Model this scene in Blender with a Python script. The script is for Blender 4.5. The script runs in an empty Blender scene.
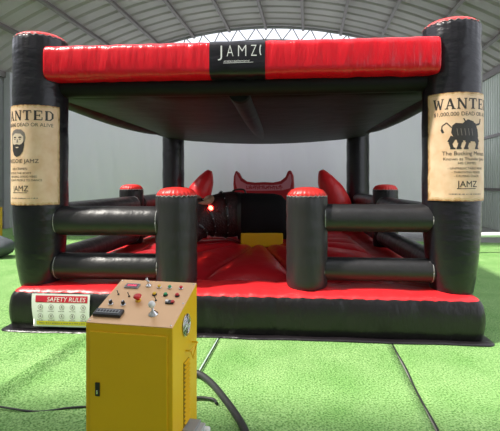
import bpy, bmesh, math, random
from mathutils import Vector, Matrix, noise
random.seed(7)
PI = math.pi
R = math.radians
sc = bpy.context.scene
col = sc.collection

# ------------------------------------------------------------------ camera, sky, sun, exposure
cam_data = bpy.data.cameras.new('camera')
cam = bpy.data.objects.new('camera', cam_data); col.objects.link(cam)
cam.location = (0, 0, 1.6)
cam.rotation_euler = (R(90), 0, 0)
cam_data.shift_y = -33.5 / 500.0                       # the photograph is cropped: horizon above the middle
cam_data.sensor_fit = 'HORIZONTAL'; cam_data.sensor_width = 36.0
cam_data.lens = 30.96
cam_data.clip_end = 300
sc.camera = cam

world = bpy.data.worlds.new('world'); sc.world = world
world.use_nodes = True
wn = world.node_tree; wn.nodes.clear()
wo = wn.nodes.new('ShaderNodeOutputWorld'); wb = wn.nodes.new('ShaderNodeBackground')
wg = wn.nodes.new('ShaderNodeTexGradient'); wt = wn.nodes.new('ShaderNodeTexCoord'); wr = wn.nodes.new('ShaderNodeValToRGB')
wm = wn.nodes.new('ShaderNodeMapping'); wm.inputs['Rotation'].default_value = (0, R(90), 0)
wn.links.new(wt.outputs['Generated'], wm.inputs['Vector']); wn.links.new(wm.outputs['Vector'], wg.inputs['Vector'])
wn.links.new(wg.outputs['Fac'], wr.inputs['Fac']); wn.links.new(wr.outputs['Color'], wb.inputs['Color'])
wr.color_ramp.elements[0].color = (0.88, 0.91, 1.0, 1)
wr.color_ramp.elements[1].color = (0.88, 0.91, 1.0, 1)
wb.inputs['Strength'].default_value = 1.2
wn.links.new(wb.outputs['Background'], wo.inputs['Surface'])

sun_d = bpy.data.lights.new('sun', 'SUN'); sun_d.energy = 5.2; sun_d.angle = R(4); sun_d.color = (1.0, 0.95, 0.86)
sun = bpy.data.objects.new('sun', sun_d); col.objects.link(sun)
SUN_TO = Vector((-0.55, -0.12, 0.83)).normalized()
sun.rotation_euler = SUN_TO.to_track_quat('Z', 'Y').to_euler()
sun.location = (-6, 2, 12)

sc.view_settings.view_transform = 'Standard'
sc.view_settings.look = 'None'
sc.view_settings.exposure = 0.35
sc.view_settings.gamma = 1.0
sc.view_settings.use_curve_mapping = False

# ------------------------------------------------------------------ materials
def mat(name, color, rough=0.5, metal=0.0, coat=0.0, bump=None, var=None, emit=None, spec=None, sheen=0.0, translucent=0.0):
    """bump=(scale, strength, (sx,sy,sz)); var=(scale, color2, (sx,sy,sz))"""
    m = bpy.data.materials.new(name); m.use_nodes = True
    nt = m.node_tree; b = nt.nodes['Principled BSDF']
    b.inputs['Base Color'].default_value = (*color, 1)
    b.inputs['Roughness'].default_value = rough; b.inputs['Metallic'].default_value = metal
    b.inputs['Coat Weight'].default_value = coat; b.inputs['Coat Roughness'].default_value = 0.15
    b.inputs['Sheen Weight'].default_value = sheen
    if spec is not None: b.inputs['Specular IOR Level'].default_value = spec
    tc = nt.nodes.new('ShaderNodeTexCoord')
    def noise_node(scale, sxyz, detail=5):
        mp = nt.nodes.new('ShaderNodeMapping'); mp.inputs['Scale'].default_value = sxyz
        nt.links.new(tc.outputs['Object'], mp.inputs['Vector'])
        n = nt.nodes.new('ShaderNodeTexNoise'); n.inputs['Scale'].default_value = scale; n.inputs['Detail'].default_value = detail
        nt.links.new(mp.outputs['Vector'], n.inputs['Vector']); return n
    if var:
        n = noise_node(var[0], var[2] if len(var) > 2 else (1, 1, 1))
        cr = nt.nodes.new('ShaderNodeValToRGB')
        cr.color_ramp.elements[0].position = 0.35; cr.color_ramp.elements[1].position = 0.65
        cr.color_ramp.elements[0].color = (*color, 1); cr.color_ramp.elements[1].color = (*var[1], 1)
        nt.links.new(n.outputs['Fac'], cr.inputs['Fac']); nt.links.new(cr.outputs['Color'], b.inputs['Base Color'])
    if bump:
        n = noise_node(bump[0], bump[2] if len(bump) > 2 else (1, 1, 1))
        bp = nt.nodes.new('ShaderNodeBump'); bp.inputs['Strength'].default_value = bump[1]
        bp.inputs['Distance'].default_value = bump[3] if len(bump) > 3 else 0.02
        nt.links.new(n.outputs['Fac'], bp.inputs['Height']); nt.links.new(bp.outputs['Normal'], b.inputs['Normal'])
        if coat: nt.links.new(bp.outputs['Normal'], b.inputs['Coat Normal'])
    if emit:
        b.inputs['Emission Color'].default_value = (*emit[0], 1); b.inputs['Emission Strength'].default_value = emit[1]
    if translucent:
        out = nt.nodes['Material Output']
        tr = nt.nodes.new('ShaderNodeBsdfTranslucent'); tr.inputs['Color'].default_value = (*color, 1)
        mx = nt.nodes.new('ShaderNodeMixShader'); mx.inputs[0].default_value = translucent
        nt.links.new(b.outputs[0], mx.inputs[1]); nt.links.new(tr.outputs[0], mx.inputs[2]); nt.links.new(mx.outputs[0], out.inputs['Surface'])
    return m

M = {}
M['black'] = mat('black_vinyl', (0.011, 0.009, 0.011), 0.34, spec=0.45, bump=(5, 0.5, (1, 1, 0.45), 0.06))
M['black_col'] = mat('black_column_vinyl', (0.010, 0.009, 0.013), 0.28, spec=0.5, bump=(4, 0.35, (1, 1, 2.4), 0.04))
M['black_roof'] = mat('black_canopy_vinyl', (0.006, 0.005, 0.005), 0.55, spec=0.22, bump=(3, 0.3, (1, 1, 1), 0.05))
M['grey_black'] = mat('charcoal_vinyl', (0.023, 0.022, 0.024), 0.40, spec=0.5, bump=(5, 0.4, (1, 1, 0.45), 0.05))
M['red'] = mat('red_vinyl', (0.72, 0.022, 0.028), 0.36, spec=0.5, bump=(5, 0.4, (1, 1, 1), 0.05))
M['red_beam'] = mat('red_beam_vinyl', (0.74, 0.006, 0.018), 0.27, spec=0.5, bump=(4, 0.5, (3.0, 1, 0.6), 0.05))
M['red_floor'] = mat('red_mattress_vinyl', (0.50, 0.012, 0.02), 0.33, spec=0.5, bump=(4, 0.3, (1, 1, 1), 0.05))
M['dark_red'] = mat('dark_red_vinyl', (0.42, 0.012, 0.02), 0.35)
M['cap_red'] = mat('cap_red_vinyl', (0.78, 0.035, 0.03), 0.4, bump=(9, 0.5, (1, 1, 1), 0.03))
M['stitch'] = mat('pale_stitching', (0.30, 0.30, 0.30), 0.5)
M['white'] = mat('white_print', (0.82, 0.82, 0.80), 0.5)
M['cream'] = mat('aged_paper_print', (0.84, 0.61, 0.42), 0.45, var=(7, (0.74, 0.48, 0.29)))
M['brown'] = mat('scorched_paper_edge', (0.36, 0.17, 0.06), 0.5, var=(25, (0.58, 0.34, 0.15)))
M['tan2'] = mat('darker_paper_band', (0.62, 0.41, 0.21), 0.5, var=(14, (0.72, 0.52, 0.31)))
M['ink'] = mat('black_ink', (0.035, 0.03, 0.028), 0.5)
M['ink2'] = mat('grey_ink', (0.20, 0.17, 0.15), 0.5)
M['skin_print'] = mat('pale_print', (0.66, 0.53, 0.40), 0.5)
M['sign_red'] = mat('sign_red', (0.62, 0.02, 0.05), 0.4)
M['sign_yellow'] = mat('sign_yellow', (0.75, 0.62, 0.03), 0.4)
M['pink'] = mat('pink_print', (0.62, 0.25, 0.30), 0.45)
M['hide'] = mat('black_hide', (0.010, 0.010, 0.011), 0.85, spec=0.2, bump=(60, 0.6, (1, 1, 1), 0.01))
M['hair'] = mat('dark_brown_hide', (0.022, 0.012, 0.012), 0.45, var=(12, (0.05, 0.015, 0.015)), bump=(40, 0.9, (1, 1, 1), 0.02))
M['leather'] = mat('black_leather', (0.015, 0.012, 0.012), 0.3)
M['muzzle'] = mat('dark_muzzle', (0.10, 0.03, 0.035), 0.4)
M['horn'] = mat('tan_horn', (0.55, 0.33, 0.22), 0.45, var=(10, (0.40, 0.20, 0.12)))
M['eye'] = mat('glowing_red_eye', (0.9, 0.02, 0.02), 0.3, emit=((1.0, 0.03, 0.02), 30.0))
M['chrome'] = mat('chrome', (0.75, 0.75, 0.75), 0.18, 1.0)
M['stud'] = mat('steel_stud', (0.6, 0.6, 0.6), 0.3, 1.0)
M['yellow'] = mat('yellow_paint', (0.80, 0.47, 0.004), 0.42, bump=(30, 0.05, (1, 1, 1), 0.01))
M['yellow_dark'] = mat('yellow_groove', (0.30, 0.19, 0.004), 0.6)
M['panel'] = mat('copper_panel', (0.76, 0.47, 0.24), 0.34, 0.15)
M['blackp'] = mat('black_plastic', (0.015, 0.015, 0.015), 0.3)
M['greyp'] = mat('grey_plastic', (0.30, 0.31, 0.31), 0.5)
M['rubber'] = mat('black_rubber', (0.03, 0.032, 0.032), 0.5)
M['btn_red'] = mat('red_button', (0.65, 0.02, 0.02), 0.3)
M['btn_green'] = mat('green_button', (0.02, 0.35, 0.12), 0.3)
M['btn_yellow'] = mat('yellow_button', (0.8, 0.5, 0.02), 0.3)
M['whitep'] = mat('white_plastic', (0.82, 0.82, 0.80), 0.3)
M['lcd'] = mat('dark_display', (0.16, 0.03, 0.05), 0.2)
M['lcd_on'] = mat('red_display_digits', (0.7, 0.05, 0.1), 0.4, emit=((1.0, 0.06, 0.15), 1.0))
M['tarp'] = mat('grey_white_tarp', (0.86, 0.85, 0.88), 0.6, bump=(1.2, 0.35, (2, 2, 0.4), 0.1), translucent=0.5)
M['steel'] = mat('brown_steel', (0.20, 0.18, 0.17), 0.55)
M['steel_l'] = mat('pale_steel', (0.42, 0.43, 0.42), 0.5)
M['roof'] = mat('roof_sheet', (0.46, 0.45, 0.42), 0.55, var=(0.6, (0.38, 0.37, 0.35), (1, 1, 1)), translucent=0.20)
M['wallr'] = mat('pale_green_sheet', (0.66, 0.70, 0.64), 0.5, var=(3, (0.58, 0.62, 0.57), (1, 1, 0.2)), translucent=0.3)
M['walll'] = mat('grey_wall', (0.50, 0.50, 0.51), 0.7, bump=(4, 0.2))
M['conc'] = mat('concrete_floor', (0.30, 0.30, 0.28), 0.8, bump=(8, 0.2))
M['pipe'] = mat('white_pipe', (0.75, 0.77, 0.78), 0.35)
M['bag'] = mat('grey_sack', (0.09, 0.10, 0.115), 0.7, bump=(12, 0.6))

def turf_mat():
    m = bpy.data.materials.new('green_turf'); m.use_nodes = True
    nt = m.node_tree; b = nt.nodes['Principled BSDF']
    b.inputs['Roughness'].default_value = 0.7; b.inputs['Specular IOR Level'].default_value = 0.25
    tc = nt.nodes.new('ShaderNodeTexCoord')
    n1 = nt.nodes.new('ShaderNodeTexNoise'); n1.inputs['Scale'].default_value = 70; n1.inputs['Detail'].default_value = 4
    n2 = nt.nodes.new('ShaderNodeTexNoise'); n2.inputs['Scale'].default_value = 2.2; n2.inputs['Detail'].default_value = 4
    mp = nt.nodes.new('ShaderNodeMapping'); mp.inputs['Scale'].default_value = (1, 1, 1)
    nt.links.new(tc.outputs['Object'], mp.inputs['Vector'])
    for n in (n1, n2): nt.links.new(mp.outputs['Vector'], n.inputs['Vector'])
    c1 = nt.nodes.new('ShaderNodeValToRGB'); c1.color_ramp.elements[0].position = 0.34; c1.color_ramp.elements[1].position = 0.60
    c1.color_ramp.elements[0].color = (0.10, 0.25, 0.05, 1); c1.color_ramp.elements[1].color = (0.40, 0.64, 0.25, 1)
    c2 = nt.nodes.new('ShaderNodeValToRGB'); c2.color_ramp.elements[0].position = 0.3; c2.color_ramp.elements[1].position = 0.7
    c2.color_ramp.elements[0].color = (0.66, 0.80, 0.62, 1); c2.color_ramp.elements[1].color = (1.0, 1.0, 1.0, 1)
    mx = nt.nodes.new('ShaderNodeMixRGB'); mx.blend_type = 'MULTIPLY'; mx.inputs[0].default_value = 1
    nt.links.new(n1.outputs['Fac'], c1.inputs['Fac']); nt.links.new(n2.outputs['Fac'], c2.inputs['Fac'])
    nt.links.new(c1.outputs['Color'], mx.inputs[1]); nt.links.new(c2.outputs['Color'], mx.inputs[2])
    nt.links.new(mx.outputs['Color'], b.inputs['Base Color'])
    bp = nt.nodes.new('ShaderNodeBump'); bp.inputs['Strength'].default_value = 1.0; bp.inputs['Distance'].default_value = 0.02
    nt.links.new(n1.outputs['Fac'], bp.inputs['Height']); nt.links.new(bp.outputs['Normal'], b.inputs['Normal'])
    return m
M['turf'] = turf_mat()

# ------------------------------------------------------------------ mesh builder
def marks(mb, x, y, w, h, fn, mi, lift, seed=1):
    # print too small to read in the photograph: a row of tiny dashes
    r = random.Random(seed); p = x - w / 2
    while p < x + w / 2 - h:
        d = h * r.uniform(0.5, 1.1); put2d(mb, (rect(d, h * r.uniform(0.6, 1)), [[0, 1, 2, 3]]), p + d / 2, y, fn, mi, lift); p += d + h * r.choice((0.35, 0.35, 0.9))
class MB:
    def __init__(s): s.v = []; s.f = []; s.m = []; s.sm = []
    def face(s, idx, mi=0, smooth=False): s.f.append(tuple(idx)); s.m.append(mi); s.sm.append(smooth)
    def poly(s, pts, mi=0, smooth=False):
        i = len(s.v); s.v += [Vector(p) for p in pts]; s.face(range(i, i + len(pts)), mi, smooth)
    def box(s, c, d, mi=0, rot=None):
        c = Vector(c); i = len(s.v)
        for z in (-1, 1):
            for y in (-1, 1):
                for x in (-1, 1):
                    p = Vector((x * d[0] / 2, y * d[1] / 2, z * d[2] / 2))
                    if rot: p = rot @ p
                    s.v.append(c + p)
        for q in ((0, 2, 3, 1), (4, 5, 7, 6), (0, 1, 5, 4), (2, 6, 7, 3), (0, 4, 6, 2), (1, 3, 7, 5)):
            s.face([i + k for k in q], mi)
    def grid(s, rows, mi=0, smooth=True, closed=False):
        """rows: list of equally long point lists; closed joins last column with first"""
        n = len(rows[0]); i0 = len(s.v)
        for r in rows: s.v += [Vector(p) for p in r]
        for a in range(len(rows) - 1):
            for b in range(n if closed else n - 1):
                c = (b + 1) % n
                s.face((i0 + a * n + b, i0 + a * n + c, i0 + (a + 1) * n + c, i0 + (a + 1) * n + b), mi(a, b) if callable(mi) else mi, smooth)
        return i0
    def loft(s, rings, mi=0, smooth=True, caps=True):
        i0 = s.grid(rings, mi, smooth, True); n = len(rings[0])
        if caps:
            m0 = mi(0, 0) if callable(mi) else mi; m1 = mi(len(rings) - 2, 0) if callable(mi) else mi
            s.face(list(range(i0 + n - 1, i0 - 1, -1)), m0, False)
            k = i0 + (len(rings) - 1) * n; s.face(range(k, k + n), m1, False)
    def lathe(s, prof, o=(0, 0, 0), seg=48, waves=0, ph=0.0, axis='z', mi=0, smooth=True, caps=True):
        """prof: (r, z[, amp[, material]])"""
        rings = []
        for p in prof:
            r, z = p[0], p[1]; amp = p[2] if len(p) > 2 else 0; ring = []
            for k in range(seg):
                a = 2 * PI * k / seg; rr = r + amp * math.cos(waves * a + ph)
                x, y = rr * math.cos(a), rr * math.sin(a)
                if axis == 'z': q = (x, y, z)
                elif axis == 'x': q = (z, x, y)
                else: q = (y, z, x)
                ring.append(Vector(o) + Vector(q))
            rings.append(ring)
        s.loft(rings, mi, smooth, caps)
    def tube(s, pts, rad, seg=10, mi=0, squash=1.0, caps=True):
        pts = [Vector(p) for p in pts]; rings = []; n = len(pts)
        b = None
        for i, p in enumerate(pts):
            t = (pts[min(i + 1, n - 1)] - pts[max(i - 1, 0)]).normalized()
            if b is None: b = Vector((0, 0, 1)) if abs(t.z) < 0.95 else Vector((0, 1, 0))
            a = t.cross(b).normalized(); b = a.cross(t).normalized()   # the frame is carried along the path
            r = rad[i] if isinstance(rad, (list, tuple)) else rad
            rings.append([p + a * (r * math.cos(2 * PI * k / seg)) + b * (r * squash * math.sin(2 * PI * k / seg)) for k in range(seg)])
        s.loft(rings, mi, True, caps)
    def build(s, name, mats, parent=None, bevel=0.0, label=None, loc=None, sub=0):
        me = bpy.data.meshes.new(name)
        me.from_pydata([tuple(v) for v in s.v], [], s.f)
        for m_ in (mats if isinstance(mats, (list, tuple)) else [mats]): me.materials.append(m_)
        me.polygons.foreach_set('material_index', s.m); me.polygons.foreach_set('use_smooth', s.sm)
        me.update()
        bm = bmesh.new(); bm.from_mesh(me); bmesh.ops.remove_doubles(bm, verts=bm.verts, dist=1e-5)
        bmesh.ops.recalc_face_normals(bm, faces=bm.faces) if not getattr(s, 'keep', False) else None
        bm.to_mesh(me); bm.free()
        o = bpy.data.objects.new(name, me); col.objects.link(o)
        if parent: o.parent = parent
        if loc: o.location = loc
        if bevel:
            b = o.modifiers.new('bevel', 'BEVEL'); b.width = bevel; b.segments = 2; b.limit_method = 'ANGLE'
        if sub:
            b = o.modifiers.new('sub', 'SUBSURF'); b.levels = sub; b.render_levels = sub
        if label: o['label'] = label
        return o

def tag(o, label=None, cat=None, group=None, kind=None):
    if label: o['label'] = label
    if cat: o['category'] = cat
    if group: o['group'] = group
    if kind: o['kind'] = kind
    return o
def empty(name, loc=(0, 0, 0), rz=0.0):
    o = bpy.data.objects.new(name, None); col.objects.link(o)
    o.location = loc; o.rotation_euler = (0, 0, rz); o.empty_display_size = 0.2
    return o
def smooth_path(pts, n=8):
    pts = [Vector(p) for p in pts]; out = []
    for i in range(len(pts) - 1):
        p0 = pts[max(i - 1, 0)]; p1 = pts[i]; p2 = pts[i + 1]; p3 = pts[min(i + 2, len(pts) - 1)]
        for k in range(n):
            t = k / n
            out.append(0.5 * ((2 * p1) + (p2 - p0) * t + (2 * p0 - 5 * p1 + 4 * p2 - p3) * t * t + (3 * p1 - p0 - 3 * p2 + p3) * t ** 3))
    out.append(pts[-1]); return out

# text as 2-D triangles/faces: returns (verts2d, faces)
def text2d(body, h, w=None, bold=0.0, align='CENTER', shear=0.0, cut=None):
    cu = bpy.data.curves.new('t', 'FONT'); cu.body = body; cu.align_x = 'LEFT'; cu.size = 1.0; cu.offset = min(bold, 0.0); cu.shear = shear
    cu.resolution_u = 4
    o = bpy.data.objects.new('t', cu); col.objects.link(o)
    dg = bpy.context.evaluated_depsgraph_get(); dg.update()
    me = bpy.data.meshes.new_from_object(o.evaluated_get(dg))
    bpy.data.objects.remove(o); bpy.data.curves.remove(cu)
    xs = [v.co.x for v in me.vertices]; ys = [v.co.y for v in me.vertices]
    x0, x1 = min(xs), max(xs); ch = 0.70
    sy = h / ch; sx = (w / (x1 - x0)) if w else sy
    bm = bmesh.new(); bm.from_mesh(me); bpy.data.meshes.remove(me)
    off = {'CENTER': -(x0 + x1) / 2, 'LEFT': -x0}[align]
    for v in bm.verts: v.co.x = (v.co.x + off) * sx; v.co.y *= sy; v.co.z = 0
    if cut:
        lo = min(v.co.x for v in bm.verts); hi = max(v.co.x for v in bm.verts); x = math.floor(lo / cut) * cut + 0.0037
        while x < hi:
            bmesh.ops.bisect_plane(bm, geom=list(bm.verts) + list(bm.edges) + list(bm.faces), plane_co=(x, 0, 0), plane_no=(1, 0, 0), dist=1e-7); x += cut
    bm.verts.index_update()
    vs = [(v.co.x, v.co.y) for v in bm.verts]; fs = [[v.index for v in f.verts] for f in bm.faces]
    bm.free(); return vs, fs
def poly2d(pts, cut=None):
    bm = bmesh.new(); vs = [bm.verts.new((p[0], p[1], 0)) for p in pts]; bm.faces.new(vs)
    bmesh.ops.triangulate(bm, faces=bm.faces)
    if cut:
        lo = min(p[0] for p in pts); hi = max(p[0] for p in pts); x = math.floor(lo / cut) * cut + 0.0037
        while x < hi:
            bmesh.ops.bisect_plane(bm, geom=list(bm.verts) + list(bm.edges) + list(bm.faces), plane_co=(x, 0, 0), plane_no=(1, 0, 0), dist=1e-7); x += cut
    bm.verts.index_update()
    out = [(v.co.x, v.co.y) for v in bm.verts], [[v.index for v in f.verts] for f in bm.faces]
    bm.free(); return out
def put2d(mb, shape, x, y, fn, mi, lift):
    """shape placed at (x, y) on a surface; fn(s, t, lift) -> 3-D point"""
    vs, fs = shape; i = len(mb.v)
    mb.v += [Vector(fn(a + x, b + y, lift)) for a, b in vs]
    for f in fs: mb.face([i + k for k in f], mi, False)
def rect(w, h): return [(-w / 2, -h / 2), (w / 2, -h / 2), (w / 2, h / 2), (-w / 2, h / 2)]
def disc(rx, ry, n=20): return [(rx * math.cos(2 * PI * k / n), ry * math.sin(2 * PI * k / n)) for k in range(n)]
def ringpoly(mb, x, y, r0, r1, fn, mi, lift, n=20):
    for k in range(n):
        a, b = 2 * PI * k / n, 2 * PI * (k + 1) / n
        put2d(mb, ([(r0 * math.cos(a), r0 * math.sin(a)), (r1 * math.cos(a), r1 * math.sin(a)), (r1 * math.cos(b), r1 * math.sin(b)), (r0 * math.cos(b), r0 * math.sin(b))], [[0, 1, 2, 3]]), x, y, fn, mi, lift)
def stroke2d(p, q, w):
    p = Vector(p); q = Vector(q); d = (q - p).normalized(); n = Vector((-d.y, d.x)) * w / 2
    return [tuple(p - n), tuple(q - n), tuple(q + n), tuple(p + n)]

# ------------------------------------------------------------------ hall (axis turned 7.9 degrees to the right of the view)
HY = R(7.9)
AX = Vector((math.sin(HY), math.cos(HY), 0)); PX = Vector((math.cos(HY), -math.sin(HY), 0))
def H(p, a, z): return PX * p + AX * a + Vector((0, 0, z))
PC, HALF, RAD, EAVE = -2.15, 8.35, 15.0, 5.38
CZ = EAVE - math.sqrt(RAD ** 2 - HALF ** 2)            # centre height of the roof arc
AM = math.asin(HALF / RAD)
A0, A1 = 9.6, 17.2
def arc(t, r, a): return H(PC + r * math.sin(t), a, CZ + r * math.cos(t))

mb = MB(); mb.grid([[H(-14, -8, 0), H(10, -8, 0)], [H(-14, 24, 0), H(10, 24, 0)]], smooth=False)
tag(mb.build('floor', M['conc']), kind='structure')
# corrugated barrel roof: ribs run across the hall
mb = MB(); rows = []
na = 14 * 6
for i in range(na + 1):
    a = A0 + (A1 + 0.4 - A0) * i / na; k = i % 6
    dr = 0.055 if k in (0,) else 0.0
    rows.append([arc(-AM + 2 * AM * j / 40, RAD + dr, a) for j in range(41)])
mb.grid(rows, smooth=False)
o = mb.build('ceiling', M['roof']); tag(o, kind='structure')
s_ = o.modifiers.new('s', 'SOLIDIFY'); s_.thickness = 0.02
# purlins
trim_n = [0]
def trim(mb, m, bevel=0):
    trim_n[0] += 1
    return tag(mb.build('trim_%d' % trim_n[0], m, bevel=bevel), kind='structure')
for k in range(-5, 6):
    t = k * 1.50 / RAD + 0.028
    mb = MB(); rad = Vector((PX * math.sin(t) + Vector((0, 0, math.cos(t))))); tan = PX * math.cos(t) - Vector((0, 0, math.sin(t)))
    rot = Matrix((tan, AX, rad)).transposed()
    c = arc(t, RAD - 0.11, (A0 + A1) / 2)
    mb.box(c, (0.05, A1 - A0, 0.16), 0, rot); mb.box(c - rad * 0.085, (0.10, A1 - A0, 0.02), 0, rot)
    trim(mb, M['steel'])
# end arch truss
mb = MB()
up = [arc(-AM + 2 * AM * j / 48, RAD - 0.10, A1) for j in range(49)]
mb.tube(up, 0.06, 8)
lo = [arc(-AM + 2 * AM * j / 48, RAD - 0.62, A1) for j in range(49)]
mb.tube(lo, 0.045, 8)
for j in range(0, 48, 2):
    mb.tube([up[j], lo[j + 1]], 0.022, 6); mb.tube([lo[j + 1], up[j + 2]], 0.022, 6)
trim(mb, M['steel_l'])
# walls
def corr_wall(name, P0, P1, z0, z1, m, pitch=0.18, depth=0.03):
    d = (P1 - P0); L = d.length; d.normalize(); n = Vector((-d.y, d.x, 0)); mb = MB(); a, b = [], []
    k = int(L / pitch)
    for i in range(k):
        for (f, o_) in ((0, 0), (0.25, 0), (0.35, depth), (0.9, depth)):
            p = P0 + d * ((i + f) * pitch) + n * o_
            a.append(p + Vector((0, 0, z0))); b.append(p + Vector((0, 0, z1)))
    mb.grid([a, b], smooth=False)
    o = mb.build(name, m); tag(o, kind='structure')
    s = o.modifiers.new('s', 'SOLIDIFY'); s.thickness = 0.02
    return o
PR, PL = PC + HALF, PC - HALF
AB = -5.0
mb = MB(); mb.grid([[arc(-AM + 2 * AM * j / 40, RAD, a) for j in range(41)] for a in (AB, -2.0, 1.2)], smooth=False)  # unseen roof behind the camera, added to dim light from the front
o = mb.build('ceiling', M['roof']); tag(o, kind='structure')
mb = MB(); mb.box(H(PC, AB, 3.6), (HALF * 2, 0.12, 7.2), 0, Matrix((PX, AX, Vector((0, 0, 1)))).transposed())  # wall out of view behind the camera, added to darken camera-facing sides
tag(mb.build('wall_front_blocker', M['walll']), kind='structure')
corr_wall('wall_right', H(PR, 8.0, 0), H(PR, A1, 0), 0, EAVE, M['wallr'])  # wall left open nearer the camera, unseen, so sky lights the console side
corr_wall('wall_left', H(PL, AB, 0), H(PL, A1, 0), 0, EAVE, M['walll'], 0.3, 0.02)
mb = MB(); mb.box(H(PC, A1 + 0.15, 1.3), (HALF * 2, 0.12, 2.6), 0, Matrix((PX, AX, Vector((0, 0, 1)))).transposed())  # hidden behind the tarp, kept low so sky light shines through the cloth
tag(mb.build('wall_back', M['walll']), kind='structure')
HR = Matrix((PX, AX, Vector((0, 0, 1)))).transposed()
for z in (1.35, 3.15):
    mb = MB(); mb.box(H(PR - 0.06, (8.0 + A1) / 2, z), (0.08, A1 - 8.0, 0.09), 0, HR); trim(mb, M['steel'])
mb = MB(); mb.box(H(PR - 0.08, (A0 - 1 + A1) / 2, EAVE - 0.1), (0.12, A1 - A0 + 1, 0.2), 0, HR); trim(mb, M['steel'])
mb = MB(); mb.box(H(PL + 0.10, (A0 - 1 + A1) / 2, EAVE - 0.1), (0.12, A1 - A0 + 1, 0.2), 0, HR); trim(mb, M['steel'])
for (p, a) in ((PL + 0.2, 13.6), (PL + 0.2, 16.6)):
    mb = MB(); mb.box(H(p, a, EAVE / 2), (0.22, 0.24, EAVE), 0, HR); trim(mb, M['walll'], 0.01)

# ------------------------------------------------------------------ turf strips
def turf(name, p0, p1, a0, a1, label, bumps=None, step=0.08):
    mb = MB(); n = max(2, int((p1 - p0) / step)); m_ = max(2, int((a1 - a0) / 0.12)); rows = []
    for j in range(m_ + 1):
        a = a0 + (a1 - a0) * j / m_; row = []
        for i in range(n + 1):
            p = p0 + (p1 - p0) * i / n
            q = H(p, a, 0)
            z = 0.014 + 0.006 * noise.noise(Vector((p * 2.5, a * 1.6, 0.3)))
            if bumps: z += bumps(p, a)
            row.append((q.x, q.y, max(z, 0.005)))
        rows.append(row)
    mb.grid(rows)
    n1 = len(rows[0])
    o = mb.build(name, M['turf'])
    s = o.modifiers.new('s', 'SOLIDIFY'); s.thickness = 0.004; s.offset = -1
    return tag(o, label, 'artificial grass')
def ridge(p, a):
    # a ruck in the sheet running away from the camera, fading out towards the arena
    c = -2.30 + 0.05 * math.sin(a * 2.1) - 0.05 * (a - 3.4)
    f = math.exp(-((p - c) / 0.055) ** 2) * max(0.0, min(1, (4.25 - a) / 0.5))
    return 0.075 * f + 0.018 * math.exp(-((p - c - 0.5) / 0.12) ** 2) * (0.5 + 0.5 * math.sin(a * 3))
turf('turf_strip', -10.2, -0.912, -0.5, 17.0, 'green artificial grass strip left of the console, with a long raised wrinkle', ridge, 0.045)
turf('turf_strip', -0.900, 0.795, -0.5, 17.0, 'middle strip of green artificial grass between the two seams, in front of the entrance')
turf('turf_strip', 0.812, 5.9, -0.5, 12.0, 'green artificial grass strip right of the dark seam, below the bull poster')
mb = MB(); pts = [H(-0.906, a, 0.013) for a in (3.45, 3.6, 3.8, 4.0, 4.2)]
for i in range(len(pts) - 1):
    mb.poly([pts[i] - PX * 0.004, pts[i] + PX * 0.004, pts[i + 1] + PX * 0.004, pts[i + 1] - PX * 0.004])
    
o = mb.build('seam_tape', mat('pale_tape', (0.55, 0.66, 0.62), 0.6)); s = o.modifiers.new('s', 'SOLIDIFY'); s.thickness = 0.006; s.offset = 1
o.location.z = 0.022
tag(o, 'thin pale tape along the turf seam just right of the yellow console', 'tape')
mb = MB(); mb.tube([H(0.803, a, 0.022) + PX * 0.006 * math.sin(a * 7) for a in [1.5 + 0.1 * k for k in range(29)]], 0.007, 6)
tag(mb.build('cord', M['rubber']), 'dark line of cord lying in the right-hand turf seam', 'cord')

# ------------------------------------------------------------------ inflatable arena
TH = R(4.65)
root = empty('inflatable_arena', (-0.13, 4.73, 0), -TH)
tag(root, 'red and black inflatable rodeo arena with canopy, corner columns and wanted posters', 'inflatable')
CU, CD = 2.265, 5.85                                   # column positions: u = +-CU, v = 0 / CD
BU, BF, BB = 2.47, -0.31, 6.2                        # base extents

# base: profile swept round the rectangle
def rect_loop(du, n_u=66, n_v=80, rc=0.10):
    """points on rectangle grown by du, returned with outward normal and running length"""
    u0, u1, v0, v1 = -BU + 0.03 - du, BU + du, BF - du, BB + du; out = []
    def seg(p, q, n, nn):
        for k in range(n):
            t = k / n; out.append((p[0] + (q[0] - p[0]) * t, p[1] + (q[1] - p[1]) * t, nn))
    r = rc
    seg((u0 + r, v0), (u1 - r, v0), n_u * 2, 'f')
    for k in range(6):
        a = -PI / 2 + (PI / 2) * k / 6; out.append((u1 - r + r * math.cos(a), v0 + r + r * math.sin(a), 'c'))
    seg((u1, v0 + r), (u1, v1 - r), n_v, 'r')
    for k in range(6):
        a = (PI / 2) * k / 6; out.append((u1 - r + r * math.cos(a), v1 - r + r * math.sin(a), 'c'))
    seg((u1 - r, v1), (u0 + r, v1), n_u, 'b')
    for k in range(6):
        a = PI / 2 + (PI / 2) * k / 6; out.append((u0 + r + r * math.cos(a), v1 - r + r * math.sin(a), 'c'))
    seg((u0, v1 - r), (u0, v0 + r), n_v, 'l')
    for k in range(6):
        a = PI + (PI / 2) * k / 6; out.append((u0 + r + r * math.cos(a), v0 + r + r * math.sin(a), 'c'))
    return out
def scallop(x, y, side):
    s = x if side in 'fb' else y
    if side == 'c': return 0.0
    ph = (s + 0.31) / 0.72; w = abs(math.sin(PI * ph))
    return (w ** 0.45) - 1.0                                      # -1 at the seams, 0 on the crest
def pleat(x, y, side):
    s = x if side in 'fb' else y
    if side == 'c': return 0.0
    return 0.5 * math.sin(s * 2 * PI / 0.17 + 1.3 * math.sin(s * 3.1)) + 0.3 * math.sin(s * 2 * PI / 0.075)
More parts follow.
